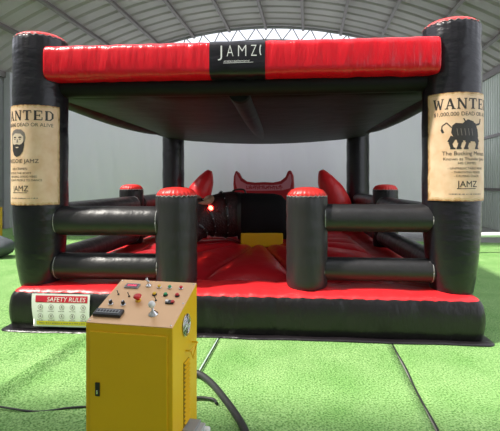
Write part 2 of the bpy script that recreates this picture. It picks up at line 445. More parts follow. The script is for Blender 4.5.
prof = [(-0.16, 0.01, 0, 0), (-0.03, 0.012, 0.2, 0), (0.008, 0.04, 0.6, 0), (0.025, 0.13, 1, 0), (0.03, 0.20, 1, 0), (0.028, 0.27, 1, 0), (0.018, 0.34, 0.9, 0.3), (0.004, 0.375, 0.6, 0.8), (-0.012, 0.394, 0.4, 1)]
mb = MB(); rows = []
for (du, z, am, pl) in prof:
    z *= 1.06
    rows.append([(x, y, z + 0.004 * pl * pleat(x, y, sd)) for (x, y, sd) in
                 [(px + (scallop(px, py, sd) * 0.028 * am + 0.004 * pl * pleat(px, py, sd)) * {'l': -1, 'r': 1}.get(sd, 0),
                   py + (scallop(px, py, sd) * 0.028 * am + 0.004 * pl * pleat(px, py, sd)) * {'f': -1, 'b': 1}.get(sd, 0), sd) for (px, py, sd) in rect_loop(du)]])
mb.grid(rows, closed=True)
base = mb.build('base', M['black'], root)
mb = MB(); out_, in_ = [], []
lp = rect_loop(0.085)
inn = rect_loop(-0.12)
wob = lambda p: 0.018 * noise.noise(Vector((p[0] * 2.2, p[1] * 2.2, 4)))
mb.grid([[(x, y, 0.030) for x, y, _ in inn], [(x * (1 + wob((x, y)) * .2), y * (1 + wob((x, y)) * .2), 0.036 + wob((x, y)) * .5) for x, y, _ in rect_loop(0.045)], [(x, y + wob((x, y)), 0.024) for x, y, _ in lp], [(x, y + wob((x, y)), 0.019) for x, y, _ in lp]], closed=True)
mb.build('ground_skirt_shadow', M['black'], root, label='flat black skirt on the turf around the base, doubling as its edge shadow')  # the black sheet also supplies the dark shadow along the base edge
# red top border
prof = [(-0.012, 0.394, 0.4, 1), (-0.022, 0.408, 0.3, 1), (-0.065, 0.428, 0.3, 0.8), (-0.14, 0.445, 0.2, 0.4), (-0.25, 0.455, 0, 0), (-0.45, 0.45, 0, 0), (-0.60, 0.43, 0, 0), (-0.66, 0.40, 0, 0)]
mb = MB(); rows = []
for (du, z, am, pl) in prof:
    z *= 1.06
    rows.append([(x, y, z + 0.008 * pl * pleat(x, y, sd) + 0.02 * scallop(x, y, sd) * (1 if du < -0.08 and sd != 'c' else 0)) for (x, y, sd) in
                 [(px + (scallop(px, py, sd) * 0.028 * am) * {'l': -1, 'r': 1}.get(sd, 0),
                   py + (scallop(px, py, sd) * 0.028 * am) * {'f': -1, 'b': 1}.get(sd, 0), sd) for (px, py, sd) in rect_loop(du)]])
mb.grid(rows, closed=True)
mb.build('border', M['red'], root, label='bright red puckered top edge of the base')
# mattress with radial pillows round the bull
MC = (0.10, 2.75)
def mat_pt(ang, t):
    u0, u1, v0, v1 = -BU + 0.6, BU - 0.6, BF + 0.6, BB - 0.6
    dx, dy = math.cos(ang), math.sin(ang)
    ts = []
    if dx > 1e-6: ts.append((u1 - MC[0]) / dx)
    if dx < -1e-6: ts.append((u0 - MC[0]) / dx)
    if dy > 1e-6: ts.append((v1 - MC[1]) / dy)
    if dy < -1e-6: ts.append((v0 - MC[1]) / dy)
    L = min(ts); r0 = 0.30; r = r0 + (L - r0) * t
    w = abs(math.sin(7 * ang)) ** 0.5
    edge = (1 - (abs(2 * t - 1)) ** 6)
    z = 0.385 + (0.05 + 0.16 * w) * edge ** 0.6 + 0.03 * (1 - t)
    return (MC[0] + r * dx, MC[1] + r * dy, z)
mb = MB(); NA = 280
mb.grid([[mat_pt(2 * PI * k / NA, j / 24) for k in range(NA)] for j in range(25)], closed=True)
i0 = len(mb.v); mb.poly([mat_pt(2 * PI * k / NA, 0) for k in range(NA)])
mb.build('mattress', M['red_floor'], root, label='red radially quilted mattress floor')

# columns, posts
def column(u, v, z0, z1, r, cap_mat, name='column', waves=26, cap_h=0.10, m='black_col', seg=96, taper=False):
    mb = MB(); n = 14; tp = lambda z: 1.0 if not taper else 0.74 + 0.26 * min(1, max(0, (z - 0.40) / 0.85)) ** 0.7
    prof = [(r * 0.55 * tp(z0), z0 + 0.0), (r * 0.90 * tp(z0), z0 + 0.015), (r * 0.985 * tp(z0), z0 + 0.07)]
    for k in range(1, n): 
        z = z0 + 0.07 + (z1 - cap_h - 0.09 - z0) * k / n
        prof.append((r * tp(z) * (1.0 + 0.012 * math.sin(k * 2.1 + u)), z))
    zc = z1 - cap_h
    prof += [(r * 0.995, zc - 0.03, 0.002), (r * 0.97, zc - 0.008, 0.005), (r * 0.945, zc + 0.006, 0.007)]
    mb.lathe(prof, (u, v, 0), seg, waves, caps=True)
    c = mb.build(name, M[m], root)
    mb = MB()
    mb.lathe([(r * 0.90, zc - 0.010, 0.004), (r * 0.945, zc + 0.010, 0.007), (r * 0.90, zc + cap_h * 0.36, 0.005), (r * 0.77, zc + cap_h * 0.70, 0.003), (r * 0.52, zc + cap_h * 0.92), (r * 0.22, zc + cap_h * 0.99), (0.01, z1)], (u, v, 0), seg, waves)
    mb.build('cap', cap_mat, c, label='puckered red cap')
    mb = MB(); ring = []
    for k in range(waves * 8 + 1):
        a = 2 * PI * k / (waves * 8); w = math.cos(waves * a) * (0.6 + 0.8 * noise.noise(Vector((a * 5, u, v))))
        rr = r * (0.962 - 0.006 * w) + 0.004; ring.append((u + rr * math.cos(a), v + rr * math.sin(a), zc + 0.004 + 0.010 * w))
    mb.tube(ring, 0.0035, 5)
    mb.build('stitching', M['stitch'], c)
    return c
colL = column(-CU, 0, 0.405, 3.27, 0.29, M['cap_red'], cap_h=0.075, taper=True)
colR = column(CU, 0, 0.405, 3.29, 0.29, M['cap_red'], cap_h=0.075, taper=True)
for s in (-1, 1): column(s * CU, CD, 0.45, 2.90, 0.268, M['black_col'])
for c in root.children:
    if c.name.startswith('column') and c.name not in (colL.name, colR.name):
        for k in list(c.children):
            if k.name.startswith('cap'): k['label'] = 'black cap'
column(-0.69, 0, 0.435, 1.545, 0.228, M['cap_red'], 'gate_post', m='grey_black')
column(0.75, 0, 0.435, 1.545, 0.222, M['cap_red'], 'gate_post', m='grey_black')
for s, du in ((-1, 2.30), (1, 2.265)): column(s * du, 3.0, 0.45, 1.56, 0.215, M['cap_red'], 'side_post', m='black')

# rails
def rail(p, q, r, sag=0.0, name='rail'):
    p = Vector(p); q = Vector(q); d = (q - p); L = d.length; n = 26; pts = []; rs = []
    for k in range(n + 1):
        t = k / n; e = min(t, 1 - t) * L
        rr = r * (math.sqrt(max(0.02, 1 - max(0, (1 - e / (r * 0.55))) ** 2)) if e < r * 0.55 else 1.0)
        pts.append(p + d * t - Vector((0, 0, sag * math.sin(PI * t)))); rs.append(rr * (1 + 0.006 * math.sin(k * 1.7)))
    # denser ends
    mb = MB(); P = []; Q = []
    ts = [0, .01, .025, .045, .07, .1, .15] + [0.2 + 0.06 * k for k in range(11)] + [.85, .9, .93, .955, .975, .99, 1]
    for t in ts:
        e = min(t, 1 - t) * L; x = min(1, e / (r * 0.5)); rr = r * (0.72 + 0.28 * math.sqrt(max(0, 1 - (1 - x) ** 2)))
        P.append(p + d * t - Vector((0, 0, sag * math.sin(PI * t)))); Q.append(rr)
    mb.tube(P, Q, 40)
    o = mb.build(name, M['grey_black'], root)
    dn = d.normalized()
    for (c0, sg) in ((p, 1), (q, -1)):
        mb = MB()
        c = c0 + dn * sg * r * 0.40
        a = dn.cross(Vector((0, 0, 1))).normalized(); b = a.cross(dn).normalized()
        ring = [c + (a * math.cos(2 * PI * k / 40) + b * math.sin(2 * PI * k / 40)) * (r * 0.985) for k in range(41)]
        mb.tube(ring, 0.006, 5)
        mb.build('seam', M['stitch'], o)
    return o
ZU, ZL = 1.165, 0.655
for (za, zb, r) in ((ZU, ZU, 0.165), (ZL, ZL, 0.145)):
    rail((-CU + 0.17, -0.02, za), (-0.69 - 0.13, 0, zb), r)
for (za, zb, r) in ((1.215, 1.215, 0.148), (0.665, 0.665, 0.125)):
    rail((0.75 + 0.13, 0, za), (CU - 0.17, -0.02, zb), r)
for s in (-1, 1):
    for z, r in ((ZU + 0.03, 0.15), (ZL, 0.14)):
        rail((s * CU, 0.18, z), (s * 2.22, 3.0 - 0.13, z), r)
        rail((s * 2.22, 3.0 + 0.13, z), (s * CU, CD - 0.18, z), r)
for z, r in ((0.62, 0.14),):
    rail((-CU + 0.17, CD, z), (CU - 0.17, CD, z), r)

# front beam: rounded box section, red with a black centre panel
def beam_sec(u, grow=0.0, n=36):
    hz = 0.190 + grow; hv = 0.24 + grow; zc = 2.89; out = []
    wr = 0.006 * noise.noise(Vector((u * 9, 0.2, 0)))
    for k in range(n):
        a = 2 * PI * k / n; ca, sa = math.cos(a), math.sin(a); e = 0.42
        y = hv * math.copysign(abs(ca) ** e, ca); z = hz * math.copysign(abs(sa) ** e, sa)
        f = 1 + 0.025 * noise.noise(Vector((u * 7, math.cos(a) * 1.5, math.sin(a) * 1.5)))
        out.append((u, y * f - 0.055, zc + z * f + wr))
    return out
UL, UR = -2.075, 2.065
us = [UL + (UR - UL) * k / 150 for k in range(151)]
mb = MB(); mb.loft([beam_sec(u) for u in us]); beam = mb.build('front_beam', M['red_beam'], root, bevel=0.012)
b0, b1 = -0.27, 0.31
mb = MB(); mb.grid([beam_sec(b0 + (b1 - b0) * k / 20, 0.005)[:] for k in range(21)], closed=True)
mb.build('banner', M['black_col'], beam, label='black band round the middle of the beam')
def beam_front(s, t, lift): return (s + 0.08, -0.055 - 0.247 - lift, 2.89 + t)
mb = MB(); mb.keep = False
for ch, x, w in (('J', -0.235, 0.045), ('A', -0.130, 0.07), ('M', -0.005, 0.085), ('Z', 0.115, 0.06)):
    put2d(mb, text2d(ch, 0.12, w, bold=-0.012), x, 0.0, beam_front, 0, 0.012)
put2d(mb, text2d('entertainment', 0.022, 0.27, bold=0.004, shear=0.4), -0.06, -0.055, beam_front, 0, 0.012)
put2d(mb, poly2d([(-0.30 * 0.5, 0), (0.16, 0.004), (0.16, 0.008), (-0.15, 0.005)]), -0.05, -0.068, beam_front, 0, 0.012)
arcp = [(0.205 - 0.028 * math.cos(a), 0.06 * math.sin(a) * 1.1 + 0.06) for a in [(-0.9 + 1.8 * k / 10) for k in range(11)]]
for i in range(10): put2d(mb, poly2d(stroke2d(arcp[i], arcp[i + 1], 0.012)), 0, 0, beam_front, 0, 0.012)
mb.build('lettering', M['white'], beam, label='white JAMZ lettering')

# canopy sheet with its tubes
mb = MB(); nu, nv = 30, 30
def can_z(u, v):
    a = abs(u) / 2.4; b = (v - 2.9) / 2.95
    z = 2.70 + 0.10 * (v / CD) * a * a - 0.05 * (v / CD) * (1 - a * a)
    ph = (u / 1.15) % 1.0
    return z + 0.0
def can_b(u, v): return can_z(u, v) - 0.10 - 0.035 * abs(math.sin(PI * (u - 0.0) / 1.14)) ** 0.5 * (1 if 0.1 < v < 5.7 else 0)
bot = [[(-2.36 + 4.72 * i / nu, 0.02 + 6.0 * j / nv, can_b(-2.36 + 4.72 * i / nu, 0.02 + 6.0 * j / nv)) for i in range(nu + 1)] for j in range(nv + 1)]
top = [[(p[0], p[1], can_z(p[0], p[1]) + 0.06) for p in r] for r in bot]
mb.grid(bot); mb.grid(top)
def strip(a, b): mb.grid([a, b], smooth=False)
strip(bot[0], top[0]); strip(bot[-1], top[-1]); strip([r[0] for r in bot], [r[0] for r in top]); strip([r[-1] for r in bot], [r[-1] for r in top])
mb.build('canopy', M['black_roof'], root)
def canopy_tube(pts, r, name='canopy_tube'):
    mb = MB(); P = smooth_path(pts, 10); mb.tube(P, r, 24); return mb.build(name, M['black_roof'], root)
canopy_tube([(-CU + 0.1, 0.0, 2.67), (0, 0.0, 2.66), (CU - 0.1, 0.0, 2.67)], 0.11)
canopy_tube([(-CU, 0.05, 2.70), (-CU, 2.0, 2.67), (-CU, 4.0, 2.74), (-CU, CD, 2.93)], 0.15)
canopy_tube([(CU, 0.05, 2.70), (CU, 2.0, 2.67), (CU, 4.0, 2.74), (CU, CD, 2.93)], 0.15)
canopy_tube([(-CU, CD, 2.93), (-1.2, CD, 2.83), (0, CD, 2.79), (1.2, CD, 2.83), (CU, CD, 2.93)], 0.15)
canopy_tube([(0.0, 0.1, 2.63), (0.0, 2.5, 2.60), (0.0, CD, 2.72)], 0.13, 'canopy_ridge')

# posters, bent round the columns
def cyl(u, v, r, off=0.0):
    def fn(s, t, lift):
        a = (s + off) / r
        rr = r + 0.010 + lift
        return (u + rr * math.sin(a), v - rr * math.cos(a), t)
    return fn
SER = {  # slab letters on a 1 x 1 box: strokes (x0,y0,x1,y1,width) + serif bars
 'W': ([(0.10, 1, 0.30, 0, .17), (0.30, 0, 0.50, .8, .10), (0.50, .8, 0.70, 0, .17), (0.70, 0, 0.90, 1, .10)], [(0.10, 1, .28), (0.50, .88, .2), (0.90, 1, .22)]),
 'A': ([(0.18, 0, 0.48, 1, .10), (0.48, 1, 0.80, 0, .20), (0.3, .33, 0.70, .33, .09)], [(0.18, 0, .30), (0.80, 0, .34)]),
 'N': ([(0.18, 0, 0.18, 1, .12), (0.18, 1, 0.82, 0, .19), (0.82, 0, 0.82, 1, .12)], [(0.18, 0, .30), (0.16, 1, .26), (0.82, 1, .30)]),
 'T': ([(0.5, 0, 0.5, 1, .22), (0.08, .95, 0.92, .95, .11), (0.10, .95, .10, .72, .08), (0.90, .95, .90, .72, .08)], [(0.5, 0, .42)]),
 'E': ([(0.25, 0, 0.25, 1, .22), (0.1, .95, 0.88, .95, .10), (0.1, .05, 0.90, .05, .10), (0.25, .5, 0.66, .5, .09), (.86, .95, .86, .70, .08), (.88, .05, .88, .32, .08), (.66, .38, .66, .62, .07)], []),
 'D': ([(0.25, 0, 0.25, 1, .22), (0.1, .95, 0.62, .95, .10), (0.1, .05, 0.62, .05, .10), (0.60, .95, .84, .72, .14), (.84, .76, .84, .24, .20), (.84, .28, .60, .05, .14)], [])}
def slab(mb, word, x0, x1, y, h, fn, mi, lift):
    w = (x1 - x0) / len(word)
    for i, ch in enumerate(word):
        ox = x0 + i * w; st, se = SER[ch]; W = w * 0.94
        for (a, b, c, d, t) in st:
            put2d(mb, poly2d([(p[0], p[1]) for p in stroke2d((a * W, b * h), (c * W, d * h), t * W)], 0.03), ox, y, fn, mi, lift)
        for (cx, cy, sw) in se:
            yy = 0.035 if cy == 0 else cy - 0.035
            put2d(mb, poly2d([((cx - sw / 2) * W, (yy - .04) * h), ((cx + sw / 2) * W, (yy - .04) * h), ((cx + sw / 2) * W, (yy + .04) * h), ((cx - sw / 2) * W, (yy + .04) * h)], 0.03), ox, y, fn, mi, lift + 0.0004)
def poster(parent, u, v, r, zt, zb, kind):
    fn = cyl(u, v, r, 0.045 if kind == 'bull' else -0.035); mb = MB(); Wd = 0.385                     # half width along the arc
    h = zt - zb; n = 48
    rnd = random.Random(3 if kind == 'bull' else 5)
    def edge(t, amp=0.006): return amp * noise.noise(Vector((t * 40, 7.3 if kind == 'bull' else 1.1, 0)))
    # paper: brown scorched sheet, then lighter sheets inset
    for (inset, mi, lift) in ((0.0, 1, 0.0), (0.012, 3, 0.0008), (0.030, 0, 0.0016)):
        rows = []
        for j in range(25):
            t = j / 24; row = []
            for i in range(n + 1):
                s_ = i / n
                x = -Wd + inset + (2 * Wd - 2 * inset) * s_; z = zb + inset + (h - 2 * inset) * t
                if i in (0, n): x += edge(z, 0.02 if inset else 0.006)
                if j in (0, 24): z += edge(x + 5, 0.018 if inset else 0.005)
                row.append(fn(x, z, lift))
            rows.append(row)
        mb.grid(rows, mi, smooth=True)
    L = 0.003
    def T(txt, y, hh, w=None, bold=0.01, mi=2, x=0): put2d(mb, text2d(txt, hh, w, bold, cut=0.03), x, y, fn, mi, L)
    slab(mb, 'WANTED', -0.315, 0.325, zt - 0.165, 0.105, fn, 2, L)
    T('$1,000,000 DEAD OR ALIVE', zt - 0.232, 0.038, 0.62, 0.014)
    if kind == 'man':
        cx, cy = -0.06, zt - 0.40
        def P(pts, mi, l, dx=0, dy=0): put2d(mb, poly2d(pts, 0.03), cx + dx, cy + dy, fn, mi, l)
        P([(-.095, .03), (-.10, .09), (-.07, .125), (-.02, .14), (.05, .135), (.09, .10), (.10, .05), (.09, .0), (-.085, -.02)], 5, L)       # hair mass
        P([(-.078, .07), (-.03, .095), (.04, .09), (.075, .06), (.078, -.01), (.06, -.07), (0, -.10), (-.06, -.07), (-.08, -.01)], 4, L + .0004)   # face
        P([(-.085, .01), (-.070, -.02), (-.045, -.028), (-.01, -.022), (.03, -.03), (.06, -.018), (.085, .02), (.085, -.04), (.07, -.10), (.035, -.145), (-.01, -.16), (-.05, -.14), (-.08, -.09)], 2, L + .0008)  # beard
        P([(-.028, -.052), (.022, -.052), (.012, -.064), (-.018, -.064)], 4, L + .0012)
        for dx in (-.036, .036):
            P([(-.02, 0), (.02, 0), (.016, .012), (-.016, .012)], 2, L + .0012, dx, .045); P(disc(.010, .006, 8), 2, L + .0012, dx, .030)
        P([(-.006, .03), (.006, .03), (.012, -.005), (-.010, -.005)], 5, L + .0012)
        T('FREDDIE JAMZ', zt - 0.625, 0.042, 0.40, 0.012, x=-0.03)
        T('HIS CRIMES:', zt - 0.70, 0.025, 0.20, 0.008, x=-0.04)
        for i, t_ in enumerate(('ROCKIN THE BODY', '- SPREADING GOOD VIBES', '- CAUSING PEOPLE TO DANCE')):
            T(t_, zt - 0.745 - 0.038 * i, 0.022, 0.30 + 0.06 * i, 0.006, x=-0.05 + 0.02 * i)
        T('JAMZ', zt - 0.93, 0.062, 0.20, 0.004, x=-0.03)
        put2d(mb, poly2d(rect(0.17, 0.006), 0.03), -0.03, zt - 0.945, fn, 2, L)
        marks(mb, 0, zt - 1.005, 0.34, 0.012, fn, 5, L, 3)
    else:
        cx, cy = -0.02, zt - 0.40
        def P(pts, mi, l, dx=0, dy=0): put2d(mb, poly2d(pts, 0.03), cx + dx, cy + dy, fn, mi, l)
        P([(-.12, .07), (-.09, .095), (-.03, .09), (.02, .13), (.08, .11), (.13, .03), (.14, -.04), (.10, -.09), (.02, -.085), (-.05, -.075), (-.10, -.07), (-.13, 0)], 2, L)   # body, shoulders to the right
        P([(.04, .09), (.10, .095), (.12, .05), (.115, .0), (.085, -.045), (.06, -.045), (.045, .0)], 2, L + .0004)            # head
        P([(.055, -.02), (.105, -.02), (.095, -.05), (.065, -.05)], 2, L + .0008)
        for q in (((.05, .075), (.0, .10), 0.018), ((.0, .10), (-.02, .14), 0.012), ((.11, .075), (.16, .09), 0.018), ((.16, .09), (.17, .14), 0.012)):
            P(stroke2d(*q), 2, L + .0008)
        for (x0, x1, x2) in ((-.11, -.14, -.12), (-.06, -.05, -.065), (.03, .02, .0), (.10, .13, .115)):
            P(stroke2d((x0, -.04), (x1, -.10), .052), 2, L + .0004); P(stroke2d((x1, -.095), (x2, -.155), .030), 2, L + .0004); P(rect(.045, .016), 2, L + .0004, x2 + .004, -.157)
        for q in (((-.125, .05), (-.17, .10), .010), ((-.17, .10), (-.21, .07), .010), ((-.21, .07), (-.215, .03), .010), ((-.215, .035), (-.20, .0), .022)):
            P(stroke2d(*q), 2, L + .0004)
        for k in range(5): P(stroke2d((-.08 + .035 * k, .04), (-.07 + .035 * k, -.03), .006), 5, L + .0008)
        T('The Bucking Menace', zt - 0.625, 0.040, 0.46, 0.012)
        T('Known as Thunder Jamz', zt - 0.675, 0.030, 0.44, 0.010)
        T('HIS CRIMES:', zt - 0.715, 0.024, 0.18, 0.008)
        for i, t_ in enumerate(('- UNPREDICTABLE RIDES', '- THROWING RIDERS', '- CAUSING CHAOS')):
            T(t_, zt - 0.765 - 0.038 * i, 0.021, (0.36, 0.29, 0.25)[i], 0.006)
        T('JAMZ', zt - 0.94, 0.062, 0.20, 0.004)
        put2d(mb, poly2d(rect(0.17, 0.006), 0.03), 0, zt - 0.955, fn, 2, L)
        marks(mb, 0, zt - 1.010, 0.34, 0.012, fn, 5, L, 4)
    lab = 'aged paper wanted poster with a bearded man' if kind == 'man' else 'aged paper wanted poster with a standing bull'
    mb.build('poster', [M['cream'], M['brown'], M['ink'], M['tan2'], M['skin_print'], M['ink2']], parent, label=lab)
poster(colL, -CU, 0, 0.292, 2.43, 1.35, 'man')
poster(colR, CU, 0, 0.292, 2.49, 1.41, 'bull')

# safety sign on the base front
def base_front(s, t, lift):
    k = 0.022 * (1 - ((t - 0.22) / 0.22) ** 2)
    return (s, BF - 0.016 - k - lift, t)
mb = MB(); sx0, sx1 = -2.17, -1.53; sc_ = (sx0 + sx1) / 2
rows = []
for j in range(13):
    t = 0.070 + 0.345 * j / 12; row = []
    for i in range(31):
        x = sx0 + (sx1 - sx0) * i / 30
        if i == 0: x += 0.04 * (1 - j / 12) ** 2
        row.append(base_front(x, t, 0.001))
    rows.append(row)
mb.grid(rows, 0)
def S(pts, x, y, mi, l): 
    shape = poly2d(pts, 0.05); put2d(mb, shape, x, y, base_front, mi, l)
def rect3(w, h, x, y, mi, l):
    for k in range(3):
        yy = y - h / 2 + h * (k + .5) / 3; S(rect(w, h / 3 + 1e-5), x, yy, mi, l)
rect3(0.57, 0.070, sc_ + 0.010, 0.362, 1, 0.003)
put2d(mb, text2d('SAFETY RULES', 0.046, 0.42, 0.012, shear=0.15, cut=0.05), sc_ + 0.065, 0.338, base_front, 0, 0.006)
S([(-.04, -.02), (.04, -.02), (.0, .03)], sc_ - 0.235, 0.359, 4, 0.006)
for r_ in range(2):
    for k in range(5):
        x = sc_ - 0.215 + 0.117 * k; y = 0.278 - 0.095 * r_
        ringpoly(mb, x, y, 0.024, 0.028, base_front, 2, 0.005, 16)
        S(disc(.006, .006, 8), x, y + .010, 2, 0.006)
        for q in (((-.008, -.014), (0, .004), .005), ((.009, -.014), (0, .004), .005), ((-.012, .002), (.012, -.002 + .004 * k), .004)):
            S(stroke2d(*q), x, y, 2, 0.006)
        marks(mb, x, y - 0.042, 0.07, 0.009, base_front, 2, 0.005, k + 5 * r_)
rect3(0.56, 0.044, sc_ + 0.02, 0.110, 3, 0.003)
marks(mb, sc_ + 0.02, 0.110, 0.50, 0.012, base_front, 2, 0.006, 9)
mb.build('safety_sign', [M['white'], M['sign_red'], M['ink2'], M['sign_yellow'], M['sign_red']], base, label='white safety rules sheet with red heading and yellow footer')

# inflatable horns and horned headpiece on the back edge
def horn(pts, rad, name, m, parent, sq=0.7, label=None, seg=28):
    mb = MB(); P = smooth_path(pts, 8); n = len(P); rs = []
    for i in range(n):
        t = i / (n - 1) * (len(rad) - 1); a = int(min(t, len(rad) - 2)); f = t - a
        rs.append(rad[a] * (1 - f) + rad[a + 1] * f)
    mb.tube(P, rs, seg, 0); 
    return mb.build(name, m, parent, label=label)
YB = CD - 0.30
horn([(-1.85, YB, 0.40), (-1.72, YB, 0.85), (-1.58, YB, 1.25), (-1.42, YB, 1.58), (-1.29, YB, 1.88)], [0.24, 0.29, 0.31, 0.28, 0.20, 0.05], 'horn', M['red'], root, label='tall red inflatable horn')
horn([(1.98, YB, 0.40), (1.84, YB, 0.85), (1.68, YB, 1.25), (1.50, YB, 1.58), (1.36, YB, 1.88)], [0.24, 0.29, 0.31, 0.28, 0.20, 0.05], 'horn', M['red'], root, label='tall red inflatable horn')
# headpiece: puffy panel with two upturned horns and a printed pink front
def hq(pts): return [((x - 264) / 41.5 + 0.02, 1.6 - (y - 182) / 41.5) for x, y in pts]
HO = hq([(235, 200), (233.5, 184), (234, 176), (236, 170.5), (239.5, 173), (242, 178), (247, 181.5), (255, 182.5), (264, 182), (273, 182.5), (280, 181), (285, 177), (287.5, 171), (290.5, 170.5), (293, 176), (293.5, 185), (293, 200)])
HI = hq([(237.5, 189), (236, 183), (235.8, 176), (237, 173.5), (238.5, 176.5), (241, 181), (247, 184.3), (255, 185), (264, 184.6), (273, 185), (281, 184), (286, 180), (289, 174), (290.3, 175), (291, 181), (289.5, 188), (282, 190), (264, 190.5), (247, 190.5)])
def slab_part(name, pts, y0, y1, m, parent, bevel, label=None, extra=None):
    mb = MB(); n = len(pts); i = len(mb.v)
    mb.v += [Vector((x, y0, z)) for x, z in pts] + [Vector((x, y1, z)) for x, z in pts]
    mb.face(range(i, i + n)); mb.face(range(i + n, i + 2 * n))
    for k in range(n): mb.face((i + k, i + (k + 1) % n, i + n + (k + 1) % n, i + n + k), 0, True)
    if extra: extra(mb)
    o = mb.build(name, m, parent, bevel=bevel, label=label)
    if bevel: o.modifiers['bevel'].segments = 4
    return o
head = slab_part('headpiece', HO, YB - 0.10, YB + 0.10, M['dark_red'], root, 0.045, 'red horned headpiece on the far side')
rr = random.Random(4)
hface = lambda s_, t, l: (s_, YB - 0.112 - l, t)
def scrawl(mb):
    for k in range(17):
        x = 0.02 - 0.40 + 0.05 * k; zc_ = 1.475
        put2d(mb, poly2d(stroke2d((x, -0.045 + rr.uniform(-.01, .02)), (x + rr.uniform(-.02, .03), 0.045 + rr.uniform(-.02, .01)), 0.018)), 0, zc_, hface, 1, 0.003)
        put2d(mb, poly2d(stroke2d((x - .02, rr.uniform(-.04, .03)), (x + .04, rr.uniform(-.03, .04)), 0.016)), 0, zc_, hface, 1, 0.005)
slab_part('printed_face', HI, YB - 0.112, YB - 0.098, [M['pink'], M['dark_red']], head, 0, 'pink band with dark scrawled print', scrawl)
cx = 0.02
# backrest below the headpiece
mb = MB(); rings = []
for i in range(25):
    t = -1 + 2 * i / 24; x = cx + 0.70 * t; e = (1 - t ** 8) ** 0.5 if abs(t) < 1 else 0.05
    rings.append([(x, YB + 0.13 + 0.16 * e * math.cos(2 * PI * k / 24), 0.90 + (0.48 * e) * math.copysign(abs(math.sin(2 * PI * k / 24)) ** 0.6, math.sin(2 * PI * k / 24))) for k in range(24)])
mb.loft(rings); mb.build('backrest', M['red'], root)

# ------------------------------------------------------------------ mechanical bull
bull = empty('mechanical_bull', (0.02, 7.45, 0), -TH + R(6))
tag(bull, 'black mechanical bull with glowing red eyes and tan horns on the red mattress', 'mechanical bull')
def oring(x, yc, zc, ry, rz, e=0.8, n=32, tilt=0.0):
    out = []
    for k in range(n):
        a = 2 * PI * k / n; c, s = math.cos(a), math.sin(a)
        y = ry * math.copysign(abs(c) ** e, c); z = rz * math.copysign(abs(s) ** e, s)
        out.append((x + tilt * z, yc + y, zc + z))
    return out
mb = MB()
secs = [(-0.28, 1.04, .20, .27), (-0.26, 1.03, .27, .34), (-0.18, 1.02, .32, .39), (0.0, 1.03, .34, .38), (.2, 1.03, .34, .375), (.40, 1.03, .34, .37), (.52, 0.99, .33, .38), (.60, 0.95, .30, .34), (.645, 0.92, .24, .28), (.66, .90, .14, .18)]
mb.loft([oring(x, 0, z, ry, rz, 0.75) for (x, z, ry, rz) in secs]); mb.build('body', M['hide'], bull, label='black hide covered barrel')
mb = MB()   # neck and head, one continuous surface, turned towards the camera
hs = [((-0.14, 0, 1.06), .30, .36), ((-0.32, -.02, 1.05), .31, .395), ((-0.48, -.05, 1.04), .30, .385), ((-0.62, -.10, 1.02), .285, .36), ((-0.76, -.16, 1.00), .27, .33), ((-0.86, -.22, .93), .245, .29), ((-0.93, -.28, .84), .21, .24), ((-0.98, -.33, .76), .18, .19), ((-1.01, -.36, .70), .16, .16), ((-1.03, -.38, .66), .11, .11)]
rings = []
for i, (p, rw, rh) in enumerate(hs):
    a = Vector(hs[max(i - 1, 0)][0]); b = Vector(hs[min(i + 1, len(hs) - 1)][0]); t = (b - a).normalized()
    side = t.cross(Vector((0, 0, 1))).normalized(); up_ = side.cross(t).normalized(); P0 = Vector(p)
    rings.append([P0 + side * (rw * math.cos(2 * PI * k / 32)) + up_ * (rh * math.sin(2 * PI * k / 32)) + Vector([0.012 * noise.noise((P0 + side * math.cos(2 * PI * k / 32)) * 8 + Vector((i, 0, 0)))] * 3) for k in range(32)])
mb.loft(rings); hd = mb.build('head', M['hair'], bull)
fd = (Vector(hs[7][0]) - Vector(hs[4][0])).normalized(); sd = fd.cross(Vector((0, 0, 1))).normalized(); ud = sd.cross(fd).normalized()
BE = Vector(hs[4][0])
for s in (-1, 1):
    c = BE + sd * s * 0.215 + ud * 0.17 - fd * 0.06
    mb = MB(); mb.lathe([(0.002, -.046), (.024, -.038), (.040, -.019), (.046, 0), (.040, .019), (.024, .038), (.002, .046)], tuple(c), 16); mb.build('eye', M['eye'], hd, label='glowing red eye')
    c0 = BE + sd * s * 0.14 + ud * 0.27 - fd * 0.14
    pts = [c0, c0 + sd * s * .12 + ud * .04, c0 + sd * s * .21 + ud * .07 + fd * .08, c0 + sd * s * .26 + ud * .13 + fd * .18, c0 + sd * s * .26 + ud * .20 + fd * .27]
    horn(pts, [.07, .065, .055, .038, .010], 'horn', M['horn'], hd, seg=16, label='pale tan horn')
    e0 = BE + sd * s * 0.17 + ud * 0.06 - fd * .09
    mb = MB(); mb.tube([e0, e0 + sd * s * .07 - ud * .0 - fd * .03, e0 + sd * s * .14 - ud * .03 - fd * .04, e0 + sd * s * .18 - ud * .06 - fd * .04], [.03, .045, .035, .006], 14, squash=0.45); mb.build('ear', M['hair'], hd)
    c = Vector(hs[8][0]) + sd * s * .05 + fd * .075 + ud * 0.01
    mb = MB(); mb.lathe([(.002, -.02), (.02, -.01), (.024, 0), (.02, .01), (.002, .02)], tuple(c), 12); mb.build('nostril', M['leather'], hd)
mb = MB(); c = Vector(hs[8][0]); mb.loft([[c + fd * dx + sd * (w * math.cos(2 * PI * k / 24)) + ud * (w * .85 * math.sin(2 * PI * k / 24)) for k in range(24)] for (dx, w) in ((-.06, .138), (-.02, .146), (.02, .142), (.05, .12), (.07, .07), (.075, .02))])
mb.build('muzzle', M['muzzle'], hd)
